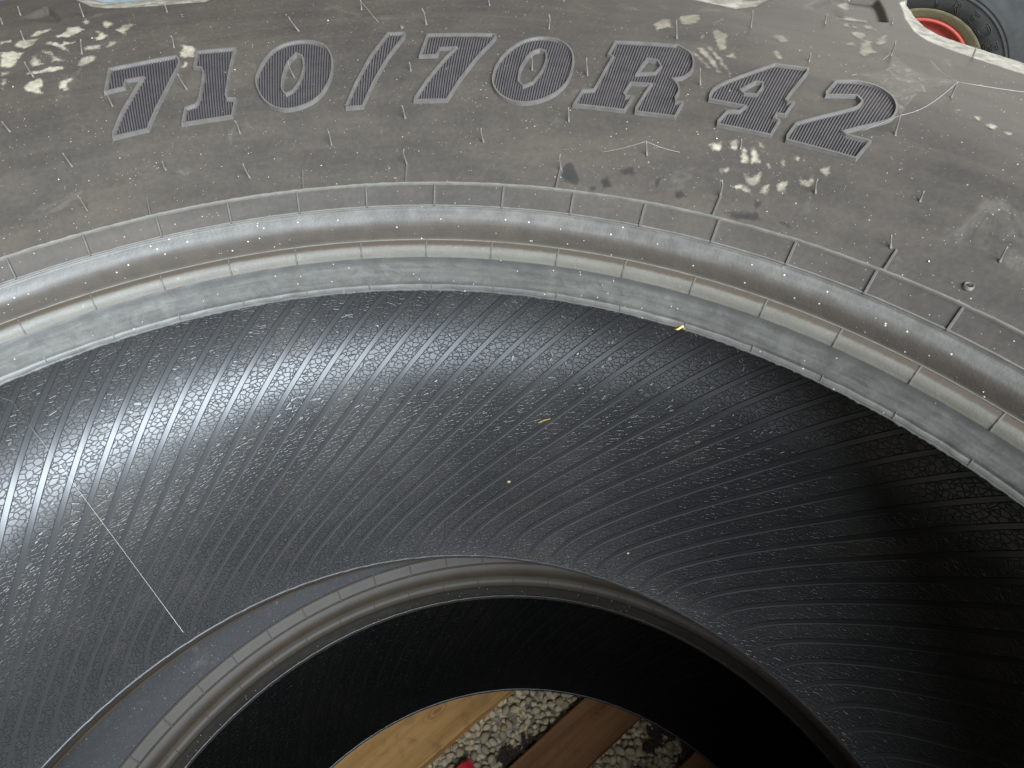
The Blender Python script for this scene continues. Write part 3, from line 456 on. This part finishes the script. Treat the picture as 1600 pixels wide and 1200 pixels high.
def build_tyre(label,loc,fine,tilt,crown_top,crown_low,base,rot=0.,zs=1.):
    BASE=base
    t=bpy.data.objects.new('tractor_tyre',None); COL.objects.link(t); t.location=loc; t.empty_display_size=.2
    tag(t,label,'tyre','stacked tractor tyres')
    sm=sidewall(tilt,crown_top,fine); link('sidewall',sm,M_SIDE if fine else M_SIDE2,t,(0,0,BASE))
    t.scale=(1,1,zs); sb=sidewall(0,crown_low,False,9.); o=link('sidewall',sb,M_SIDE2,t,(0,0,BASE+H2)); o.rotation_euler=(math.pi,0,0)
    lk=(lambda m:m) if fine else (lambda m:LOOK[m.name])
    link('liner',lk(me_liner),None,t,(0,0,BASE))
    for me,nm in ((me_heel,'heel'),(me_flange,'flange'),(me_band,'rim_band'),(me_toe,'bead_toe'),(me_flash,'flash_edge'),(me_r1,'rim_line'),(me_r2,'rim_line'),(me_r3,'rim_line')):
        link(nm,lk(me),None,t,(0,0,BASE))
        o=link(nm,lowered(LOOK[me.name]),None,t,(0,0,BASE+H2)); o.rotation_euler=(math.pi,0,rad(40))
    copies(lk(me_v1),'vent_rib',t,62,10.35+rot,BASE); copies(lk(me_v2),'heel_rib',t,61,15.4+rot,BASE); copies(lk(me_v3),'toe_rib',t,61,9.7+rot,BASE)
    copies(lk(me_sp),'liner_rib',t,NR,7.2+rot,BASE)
    return t
UP=build_tyre('dusty upper tractor tyre with raised size lettering and mud prints, top of the stack',(0,0,Z0-BASE),True,TILT,.130,.1150,BASE)
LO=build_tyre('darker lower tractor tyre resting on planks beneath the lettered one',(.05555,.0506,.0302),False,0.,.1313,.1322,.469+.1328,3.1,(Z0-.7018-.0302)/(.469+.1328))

# ------------------------------------------------------------------ raised size marking on the upper sidewall
def densify(c,maxd,curvy):
    c=np.asarray(c,float); n=len(c); out=[]
    def turn(i):
        a=c[i]-c[i-1]; b=c[(i+1)%n]-c[i]; return abs(math.degrees(math.atan2(a[0]*b[1]-a[1]*b[0],a@b)))
    sharp=[turn(i)>curvy for i in range(n)]
    for i in range(n):
        p1,p2=c[i],c[(i+1)%n]; p0=c[i-1] if not sharp[i] else 2*p1-p2; p3=c[(i+2)%n] if not sharp[(i+1)%n] else 2*p2-p1
        k=max(1,int(np.hypot(*(p2-p1))/maxd)); straight=sharp[i] and sharp[(i+1)%n]
        for j in range(k):
            u=j/k
            out.append(p1+(p2-p1)*u if straight else .5*((2*p1)+(-p0+p2)*u+(2*p0-5*p1+4*p2-p3)*u*u+(-p0+3*p1-3*p2+p3)*u**3))
    return np.array(out)
RC=.68
def to_xy(c,tc): return np.array([(math.radians(a-tc)*RC,r) for a,r in c])
def xy3(x,y,tc,h): return P3(tc+np.degrees(np.asarray(x)/RC),np.asarray(y),h)
def und(x,y,tc):
    """the sidewall's own slight waviness, so that thin things lie on it"""
    th=tc+np.degrees(np.asarray(x)/RC); R=np.asarray(y); q=np.radians(th)*.75
    return smooth01((R-.585)/.03)*(.0009*np.sin(q*9+R*11)*np.sin(R*37+q*4)+.0005*np.sin(q*31+2)*np.sin(R*53+q*13))
def on(x,y,tc,h): return xy3(x,y,tc,h+und(x,y,tc))
def scan(cs,x):
    ys=[]
    for c in cs:
        n=len(c)
        for i in range(n):
            a,b=c[i],c[(i+1)%n]
            if (a[0]>x)!=(b[0]>x): ys.append(a[1]+(x-a[0])*(b[1]-a[1])/(b[0]-a[0]))
    ys.sort(); return [(ys[i],ys[i+1]) for i in range(0,len(ys)-1,2)]
GLY=[('seven_a','7'),('one','1'),('zero_a','0'),('slash','/'),('seven_b','7'),('zero_b','0'),('r','R'),('four','4'),('two','2')]
def letter(key):
    raw=LET[key]; tc=sum(p[0] for p in raw[0])/len(raw[0])
    cs=[densify(to_xy(c,tc),.0035,38) for c in raw]
    x0,x1=cs[0][:,0].min(),cs[0][:,0].max()
    V=[];F=[]
    st=.0008; x=x0+st/2
    while x<x1:
        for (a,b) in scan(cs,x):
            k=max(1,int((b-a)/.006)); ys=np.linspace(a,b,k+1); o=len(V)
            V+=list(on(np.full(k+1,x-st/2),ys,tc,.00045))+list(on(np.full(k+1,x+st/2),ys,tc,.00045))
            F+=[(o+j,o+j+1,o+k+2+j,o+k+1+j) for j in range(k)]
        x+=st
    base=link('letter',mesh('letter',V,F,True),M_LBASE,UP,(0,0,BASE))
    V=[];F=[]; pitch=.00225; x=x0+pitch*.6
    while x<x1:
        for (a,b) in scan(cs,x):
            if b-a<.004: continue
            a+=.0012;b-=.0012; k=max(1,int((b-a)/.007)); ys=np.linspace(a,b,k+1); o=len(V)
            for dx,h in ((-.0008,.0003),(-.00028,.0014),(.00028,.0014),(.0008,.0003)): V+=list(on(np.full(k+1,x+dx),ys,tc,h))
            for c in range(3): F+=[(o+c*(k+1)+j,o+c*(k+1)+j+1,o+(c+1)*(k+1)+j+1,o+(c+1)*(k+1)+j) for j in range(k)]
        x+=pitch
    link('letter_ribs',mesh('letter_ribs',V,F,False),M_LRIB,base)
    V=[];F=[]
    for c in cs:
        n=len(c); a=np.roll(c,1,0); b=np.roll(c,-1,0); d1=c-a; d2=b-c
        d1/=np.hypot(*d1.T)[:,None]+1e-9; d2/=np.hypot(*d2.T)[:,None]+1e-9
        n1=np.stack([-d1[:,1],d1[:,0]],1); n2=np.stack([-d2[:,1],d2[:,0]],1); mt=n1+n2; mt/=np.hypot(*mt.T)[:,None]+1e-9; mt/=np.maximum(.55,(mt*n1).sum(1))[:,None]
        o=len(V); sec=((-.0017,-.0004),(-.0008,.0031),(.0005,.0031),(.0010,.0002))
        for w,h in sec:
            p=c+mt*w; V+=list(on(p[:,0],p[:,1],tc,h))
        for s in range(3): F+=[(o+s*n+j,o+s*n+(j+1)%n,o+(s+1)*n+(j+1)%n,o+(s+1)*n+j) for j in range(n)]
    link('letter_rim',mesh('letter_rim',V,F,False),M_LRIM,base)
for k,_ in GLY: letter(k)

# ------------------------------------------------------------------ spew hairs
def hair(h,i):
    x,y,z,dx,dy,dz=h; b=Vector((x,y,z)); d=Vector((dx,dy,dz)); d=d*1.0; r=random.Random(i); bend=Vector((r.uniform(-.16,.16),r.uniform(-.10,.10),0))*d.length
    th=math.degrees(math.atan2(x,y)); R=math.hypot(x,y); b=Vector(P3(th,R,float(und(0,R,th))-.0004)); b.z-=0
    path=[b,b+d*.08,b+d*.4+bend*.35,b+d*.75+bend*.6,b+d+bend*.2]
    V,F=tube(path,[.0016,.0009,.0007,.00065,.0005],6); link('spew_hair',mesh('spew_hair',V,F,True),M_HAIR,UP,(0,0,BASE))
for i,h in enumerate(HAIR): hair(h,i)
me_join=small_rib('spew_rib',[(.5705,.0763),(.576,.0788),(.581,.0814),(.5858,.0840)],.0010,.0015); me_join.materials.append(M_SPEW)
for k in range(29):
    a=(7.9+k*12.55); a=(a+180)%360-180
    o=link('spew_rib',me_join,None,UP,(0,0,BASE)); o.rotation_euler=(0,0,-rad(a))
# round vent plugs
def plug(th,r,s):
    n=20; V=[];F=[]; c=np.array(P3(th,r,0.)); 
    for k in range(n):
        a=2*math.pi*k/n
        for rr,h in ((1.25,-.001),(1.05,.0014),(.8,.0014),(.62,-.0006),(.3,-.0025)): V.append((c[0]+s*rr*math.cos(a),c[1]+s*rr*math.sin(a),c[2]+h))
    for k in range(n):
        for j in range(4): F.append((k*5+j,((k+1)%n)*5+j,((k+1)%n)*5+j+1,k*5+j+1))
    F.append(tuple(k*5+4 for k in range(n)))
    o=link('vent_plug',mesh('vent_plug',V,F,True),M_SPEW,UP,(0,0,BASE)); 
    link('plug_bore',mesh('plug_bore',[(c[0]+s*.6*math.cos(6.283*k/16),c[1]+s*.6*math.sin(6.283*k/16),c[2]+.0004) for k in range(16)],[tuple(range(16))],False),M_LBASE,o)
plug(50.5,.582,.0030); plug(6.34,.7368,.0016)
# ------------------------------------------------------------------ dried mud prints and dark stains
def patch(poly,mat,name,h,soft,seed):
    tc=sum(p[0] for p in poly)/len(poly); c=densify(to_xy(poly,tc),.003,60); r=np.random.default_rng(seed)
    c=c+r.normal(0,.0006,c.shape); st=.0014
    x=np.arange(c[:,0].min()-.002,c[:,0].max()+.002,st); y=np.arange(c[:,1].min()-.002,c[:,1].max()+.002,st)
    X,Y=np.meshgrid(x,y,indexing='ij'); sd=poly_sd(X,Y,c); keep=sd>-.0012
    fc=grid_faces(len(x),len(y)); ok=keep.ravel()[fc].all(1); fc=fc[ok]
    if not len(fc): return
    used=np.unique(fc); remap=np.full(X.size,-1); remap[used]=np.arange(len(used))
    V=on(X.ravel()[used],Y.ravel()[used],tc,h); e=np.clip((sd.ravel()[used]+.0012)/soft,0,1)
    link(name,mesh(name,V,remap[fc],True,attr={'edge':e}),mat,UP,(0,0,BASE))
for i,(g,p) in enumerate(MUD): patch(p,M_MUD if g<2 and not(43<=i<=45) else M_MUD2,'mud_print',.0005,.0058,i)
for i,p in enumerate(WET): patch(p,M_WET,'dark_stain',.00045,.006,100+i)
# pale grit lying on the upper tyre
r=np.random.default_rng(11); V=[];F=[]
N=900
for i in range(N):
    th=r.uniform(-34,66)
    if r.random()<.90: R_=r.uniform(.58,.80); p=P3(th,R_,.0004+float(und(0,R_,th))); 
    else:
        j=int(r.integers(3,12)); q=BEADP[j]; p=pol(th,q[0]-.0002,q[1]+.0004)
    s=r.choice([.00025,.0004,.0006,.001],p=[.5,.33,.14,.03]); o=len(V); a=r.normal(size=(3,3))
    for d in a: V.append(p+s*d/np.linalg.norm(d)*[1,1,.5]+[0,0,.0002])
    V.append(p+[0,0,s]); F+=[(o,o+1,o+2),(o,o+1,o+3),(o+1,o+2,o+3),(o+2,o,o+3)]
o=link('grit',mesh('grit',V,F,False),mat_plain('pale_grit',(.55,.50,.41),.9,300,.3),None,(0,0,Z0)); tag(o,'pale grit specks scattered over the dusty sidewall','grit',kind='stuff')

# ------------------------------------------------------------------ loose bits
M_STRAW=mat_plain('dry_straw',(.55,.36,.13),.6,200,.3)
def lin_pt(th,r,z,h=.003): 
    return pol(th,r,z+Z0+h)
def small(name,V,F,mat,label,cat,group=None,smooth=True):
    return tag(link(name,mesh(name,V,F,smooth),mat),label,cat,group)
def ribbon(a,b,w,t):
    a=Vector(a);b=Vector(b);d=(b-a); s=d.cross(Vector((0,0,1))).normalized()*w; u=Vector((0,0,t)); m_=(a+b)/2+u*1.5
    V=[]
    for p,k in ((a,.7),(m_,1),(b,.35)): V+=[p-s*k,p+s*k,p+s*k+u,p-s*k+u]
    F=[]
    for i in range(2): F+=[(i*4+j,i*4+(j+1)%4,i*4+4+(j+1)%4,i*4+4+j) for j in range(4)]
    F+=[(3,2,1,0),(8,9,10,11)]; return V,F
def liner_z(r): q=LFULL[len(half):][::-1]; return float(np.interp(r,q[:,0],q[:,1]))
V,F=ribbon(lin_pt(13.18,.8087,liner_z(.8087)),lin_pt(14.52,.8187,liner_z(.8187)),.0013,.0008); small('straw',V,F,M_STRAW,'short tan straw lying on the ribbed inside of the upper tyre','straw',smooth=False)
def crumb(p,s,mat,label,cat,seed):
    v,f=protos[seed%14]; small(cat,v*s*[1,1,.8]+np.array(p),f,mat,label,cat)
M_BITS=mat_plain('pale_bits',(.42,.36,.25),.8,300,.4)
crumb(lin_pt(10.89,.683,liner_z(.683),.001),.0032,M_BITS,'pale crumb on the ribbed liner below the straw','crumb',2)
crumb(lin_pt(28.6,.584,liner_z(.584),.001),.0022,M_BITS,'tiny pale crumb beside the lower rim edge inside the upper tyre','crumb',4)
# dry curl caught on the bead toe
p=np.array(pol(33.0,.5253,Z0-.0015)); path=[p+np.array(q) for q in ((-.006,.001,-.001),(-.003,-.002,.002),(.001,.0,.003),(.004,-.002,.0),(.007,.0,-.002),(.004,.001,-.005))]
V,F=tube(path,[.0007,.001,.0012,.0011,.0009,.0004],5); small('leaf_curl',V,F,M_STRAW,'tiny dry curled leaf bit caught on the bead edge of the upper tyre','leaf bit')
# spider silk
n=NT('spider_silk'); M_SILK=n.done((.42,.40,.36),.5)
def thread_v(pts,r): return tube(pts,[r]*len(pts),4)
A=Vector(pol(-36.6,.960,Z0-.330)); B=Vector(pol(-36.0,.948,Z0-.338)); C_=Vector(pol(-33.2,.548,Z0-.473))
pts=[A,B]+[B.lerp(C_,k/8)-Vector((0,0,.012*math.sin(math.pi*k/8))) for k in range(1,9)]
n=NT('bright_silk'); M_SILKB=n.done((.8,.78,.73),.4)
V,F=thread_v(pts,.00017); small('spider_thread',V,F,M_SILKB,'single long spider thread stretched across the inside of the upper tyre','thread')
def tipof(i): h=HAIR[i]; return Vector((h[0]+h[3]*.95,h[1]+h[4]*.95,h[2]+h[5]*.95))
def web(name,anchors,label,film=None):
    V=[];F=[]
    for a,b,sag,rr in anchors:
        P=[a.lerp(b,k/8)+Vector((0,0,-sag*math.sin(math.pi*k/8))) for k in range(9)]
        v,f=thread_v(P,rr); o=len(V); V+=v; F+=[tuple(x+o for x in q) for q in f]
    o=link(name,mesh(name,V,F,True),M_SILK,None,(0,0,Z0)); tag(o,label,'cobweb')
    if film:
        g=[Vector(p) for p in film]; n_=16; VV=[];E=[]
        for i in range(n_+1):
            for j in range(n_+1):
                u,v=i/n_,j/n_; p=(g[0]*(1-u)*(1-v)+g[1]*u*(1-v)+g[2]*u*v+g[3]*(1-u)*v)
                ctr=(g[0]+g[1]+g[2]+g[3])/4; pull=1-.34*(4*u*(1-u)*abs(2*v-1)+4*v*(1-v)*abs(2*u-1)); VV.append(ctr+(p-ctr)*pull)
                E.append(1-.5*max(abs(2*u-1),abs(2*v-1)))
        link('web_film',mesh('web_film',VV,grid_faces(n_+1,n_+1),True,attr={'edge':E}),M_FILM,o)
    return o
n=NT('cobweb_film'); co=n.obj(); at=n.add('ShaderNodeAttribute',attribute_name='edge')
a1=n.noise(n.vec(co,(1,1,1)),90,8,.75,1.5); a2=n.noise(n.vec(co,(240,40,1)),1,4,.6); 
al=n.math('MULTIPLY',n.math('ADD',n.ramp(a1,.45,.8,.05,.45),n.ramp(a2,.52,.75,0,.22)),at.outputs['Fac'],clamp=True)
n.done((.55,.48,.36),.9); tr=n.add('ShaderNodeBsdfTransparent'); mx=n.add('ShaderNodeMixShader'); n.L(al,mx.inputs[0]); n.L(tr.outputs[0],mx.inputs[1]); n.L(n.b.outputs[0],mx.inputs[2]); n.L(mx.outputs[0],n.out.inputs[0]); M_FILM=n.m
def near(px_th,px_r): # hair nearest a place
    return min(range(len(HAIR)),key=lambda i:(math.atan2(HAIR[i][0],HAIR[i][1])-rad(px_th))**2+(math.hypot(HAIR[i][0],HAIR[i][1])-px_r)**2)
h1,h2,h3=near(38.5,.787),near(42.7,.773),near(41.1,.70)
low=Vector(P3(37.2,.735,.001)); far=Vector(P3(50.5,.80,.012))
web('cobweb',[(tipof(h3),tipof(h2),.006,.00013),(tipof(h2),far,.003,.00015),(Vector((HAIR[h1][0],HAIR[h1][1],HAIR[h1][2]+.003)),low,.004,.00011),(tipof(h2),Vector(P3(40.5,.79,.004)),.002,.00011),(tipof(h3),Vector(P3(39.6,.665,.001)),.0,.0001)],
    'cobweb strung between spew hairs beside the number 42',[P3(38.6,.785,.003),tipof(h2),tipof(h3),P3(37.6,.74,.001)])
h4,h5=near(-10.8,.80),near(-2.9,.74)
a=near(5.6,.79)
web('cobweb',[(tipof(a),tipof(a)+Vector((.03,.06,.004)),.0,.00018),(tipof(a),Vector(P3(4.6,.745,.001)),.0,.0001)],'fine silk strand tied to a spew hair above the slash')
b=near(26.4,.61); 
web('cobweb',[(tipof(b),Vector(P3(23.2,.602,.001)),.001,.00011),(tipof(b),Vector(P3(29,.612,.001)),.001,.00011)],'fine silk strand tied to the hair below the letter R')

# ------------------------------------------------------------------ scraps on the gravel
M_RED=mat_plain('red_plastic',(.62,.03,.05),.35,40,.15,.0001)
V=[];F=[]
def fold(pts,w,t):
    o=len(V)
    for (x,y,z) in pts: V.extend([(x,y-w,z),(x,y+w,z),(x,y+w,z+t),(x,y-w,z+t)])
    for i in range(len(pts)-1):
        for j in range(4): F.append((o+i*4+j,o+i*4+(j+1)%4,o+i*4+4+(j+1)%4,o+i*4+4+j))
    F.append((o+3,o+2,o+1,o)); e=o+(len(pts)-1)*4; F.append((e,e+1,e+2,e+3))
fold([(-.035,0,.0),(-.012,0,.012),(0,0,.017),(.010,0,.013)],.013,.0012); fold([(.000,0,.012),(.012,0,.020),(.022,0,.010)],.010,.0012)
o=small('plastic_scrap',V,F,M_RED,'bright red folded plastic scrap on the gravel between the planks','plastic scrap',smooth=False); o.location=(-.030,.472,.012); o.rotation_euler=(.2,-.15,.55)
M_LITTER=mat_plain('dark_leaf_litter',(.035,.026,.018),.9,150,.5)
def clump(cx,cy,s,label,seed):
    r=random.Random(seed); V=[];F=[]; subs=[(r.gauss(0,s*.55),r.gauss(0,s*.35),r.uniform(.25,.6)*s) for _ in range(6)]
    for i in range(170):
        sx_,sy_,sr=r.choice(subs); p=Vector((sx_+r.gauss(0,sr*.5),sy_+r.gauss(0,sr*.4),r.uniform(-.002,.006)))
        q=Vector((r.gauss(0,1),r.gauss(0,1),r.gauss(0,.25))).normalized(); w=q.cross(Vector((0,0,1))).normalized(); L=r.uniform(.003,.010); o=len(V)
        V+=[p-q*L,p+w*L*.5+Vector((0,0,.001)),p+q*L,p-w*L*.4]; F+=[(o,o+1,o+2),(o,o+2,o+3)]
    o=small('leaf_litter',V,F,M_LITTER,label,'leaf litter',smooth=False); o.location=(cx,cy,.006)
clump(.37,.497,.034,'dark clump of leaf litter on gravel right of the knotted plank',1); clump(.075,.498,.036,'dark clump of leaf litter on gravel beside the red scrap',2); clump(.425,.455,.02,'small dark scrap of litter on gravel by the corner plank',3)

# ------------------------------------------------------------------ background: standing wheel with red rim
WC=Vector((1.680,2.545,.362)); 
wheel=bpy.data.objects.new('trailer_wheel',None); COL.objects.link(wheel); wheel.location=(WC.x,WC.y,0)
tag(wheel,'small black trailer wheel with red rim standing on the ground behind the tyre stack','wheel')
ax=math.atan2(-(WC.y-.02),-(WC.x-.148))
M_WT=mat_plain('worn_black_tyre',(.042,.042,.038),.7,22,.55,.0012,.3); M_WTD=mat_plain('muddy_tyre_bead',(.16,.14,.075),.8,120,.6,.001); M_RIM=mat_plain('red_rim_paint',(.50,.075,.05),.55,40,.45)
def wrev(name,prof,mat,parent,n=96,smooth=True):
    V=[];F=[]
    for k in range(n):
        t=2*math.pi*k/n
        for (r_,x) in prof: V.append((x,r_*math.sin(t),r_*math.cos(t)))
    m_=len(prof)
    for k in range(n):
        for j in range(m_-1): F.append((k*m_+j,k*m_+j+1,((k+1)%n)*m_+j+1,((k+1)%n)*m_+j))
    o=link(name,mesh(name,V,F,smooth),mat,parent); return o
def setw(o): o.location=(0,0,.362); o.rotation_euler=(0,0,ax); return o
tp=spline([(.195,.085),(.215,.112),(.245,.128),(.275,.133),(.2755,.1355),(.282,.1355),(.283,.132),(.288,.1315),(.2885,.134),(.295,.134),(.296,.130),(.318,.120),(.335,.102),(.35,.07),(.359,.03),(.361,0)],70)
tp=np.vstack([tp,(tp*[1,-1])[::-1][1:]])
wt=setw(wrev('wheel_tyre',tp,M_WT,wheel))
setw(wrev('muddy_bead',[(.170,.070),(.172,.086),(.181,.094),(.189,.100),(.196,.104),(.203,.1085),(.212,.114),(.2145,.113)],M_WTD,wheel))
rim=setw(wrev('rim',[(.172,.066),(.174,.088),(.170,.092),(.163,.088),(.160,.07),(.152,.045),(.147,.03),(.12,.03),(.10,.042),(.06,.045),(.0,.045)],M_RIM,wheel))
for k in range(5):
    t=2*math.pi*k/5+.3; V,F=tube([(.04,.085*math.sin(t),.085*math.cos(t)),(.062,.085*math.sin(t),.085*math.cos(t))],[.012,.010],6); link('wheel_nut',mesh('wheel_nut',V,F,False),M_WT,rim)
def glyph(ch):
    c=bpy.data.curves.new('t','FONT'); c.body=ch; c.size=.072; c.align_x='CENTER'; c.fill_mode='NONE'; c.bevel_depth=.0022; c.bevel_resolution=0; c.resolution_u=4
    o=bpy.data.objects.new('t',c); COL.objects.link(o); dg=bpy.context.evaluated_depsgraph_get(); me=bpy.data.meshes.new_from_object(o.evaluated_get(dg)); bpy.data.objects.remove(o); bpy.data.curves.remove(c); return me
for i,ch in enumerate('VREDESTEIN'):
    me=glyph(ch); me.name='sidewall_letter'; me.materials.clear(); me.materials.append(M_WT); t=rad(3+i*14)
    co=np.empty(len(me.vertices)*3,dtype=np.float32); me.vertices.foreach_get('co',co); co=co.reshape(-1,3)
    rr=.222+co[:,1]*.85; ang=t+co[:,0]*.85/.245
    xx=np.interp(rr,tp[:70,0],tp[:70,1])+.001+co[:,2]
    # seen from outside (+x side) clockwise reading: y grows to the viewer's right-hand sweep
    out=np.stack([xx,rr*np.sin(ang),rr*np.cos(ang)],-1).astype(np.float32); me.vertices.foreach_set('co',out.ravel()); me.update()
    link('sidewall_letter',me,None,wt)
# crumpled plastic sheeting on the ground behind, top left
n=41; gx=np.linspace(-.9,.9,n); GX,GY=np.meshgrid(gx,gx*.7,indexing='ij'); q=np.random.default_rng(4)
Zz=np.zeros_like(GX)
for i in range(26):
    a=q.uniform(0,6.28); f=q.uniform(3,16); Zz+=np.abs(np.sin((GX*math.cos(a)+GY*math.sin(a))*f+q.uniform(0,6)))*.16/f*2
Zz+=.05; Zz*=1-.8*np.clip(np.hypot(GX/.9,GY/.63)-.55,0,.5)*2
nn=NT('pale_blue_plastic'); M_PL=nn.done((.17,.205,.23),.3)
o=link('plastic_sheeting',mesh('plastic_sheeting',np.stack([GX,GY,Zz],-1),grid_faces(n,n),True),M_PL,None,(-1.75,4.55,0)); tag(o,'crumpled pale blue plastic sheeting on the ground behind the stack','plastic sheeting')
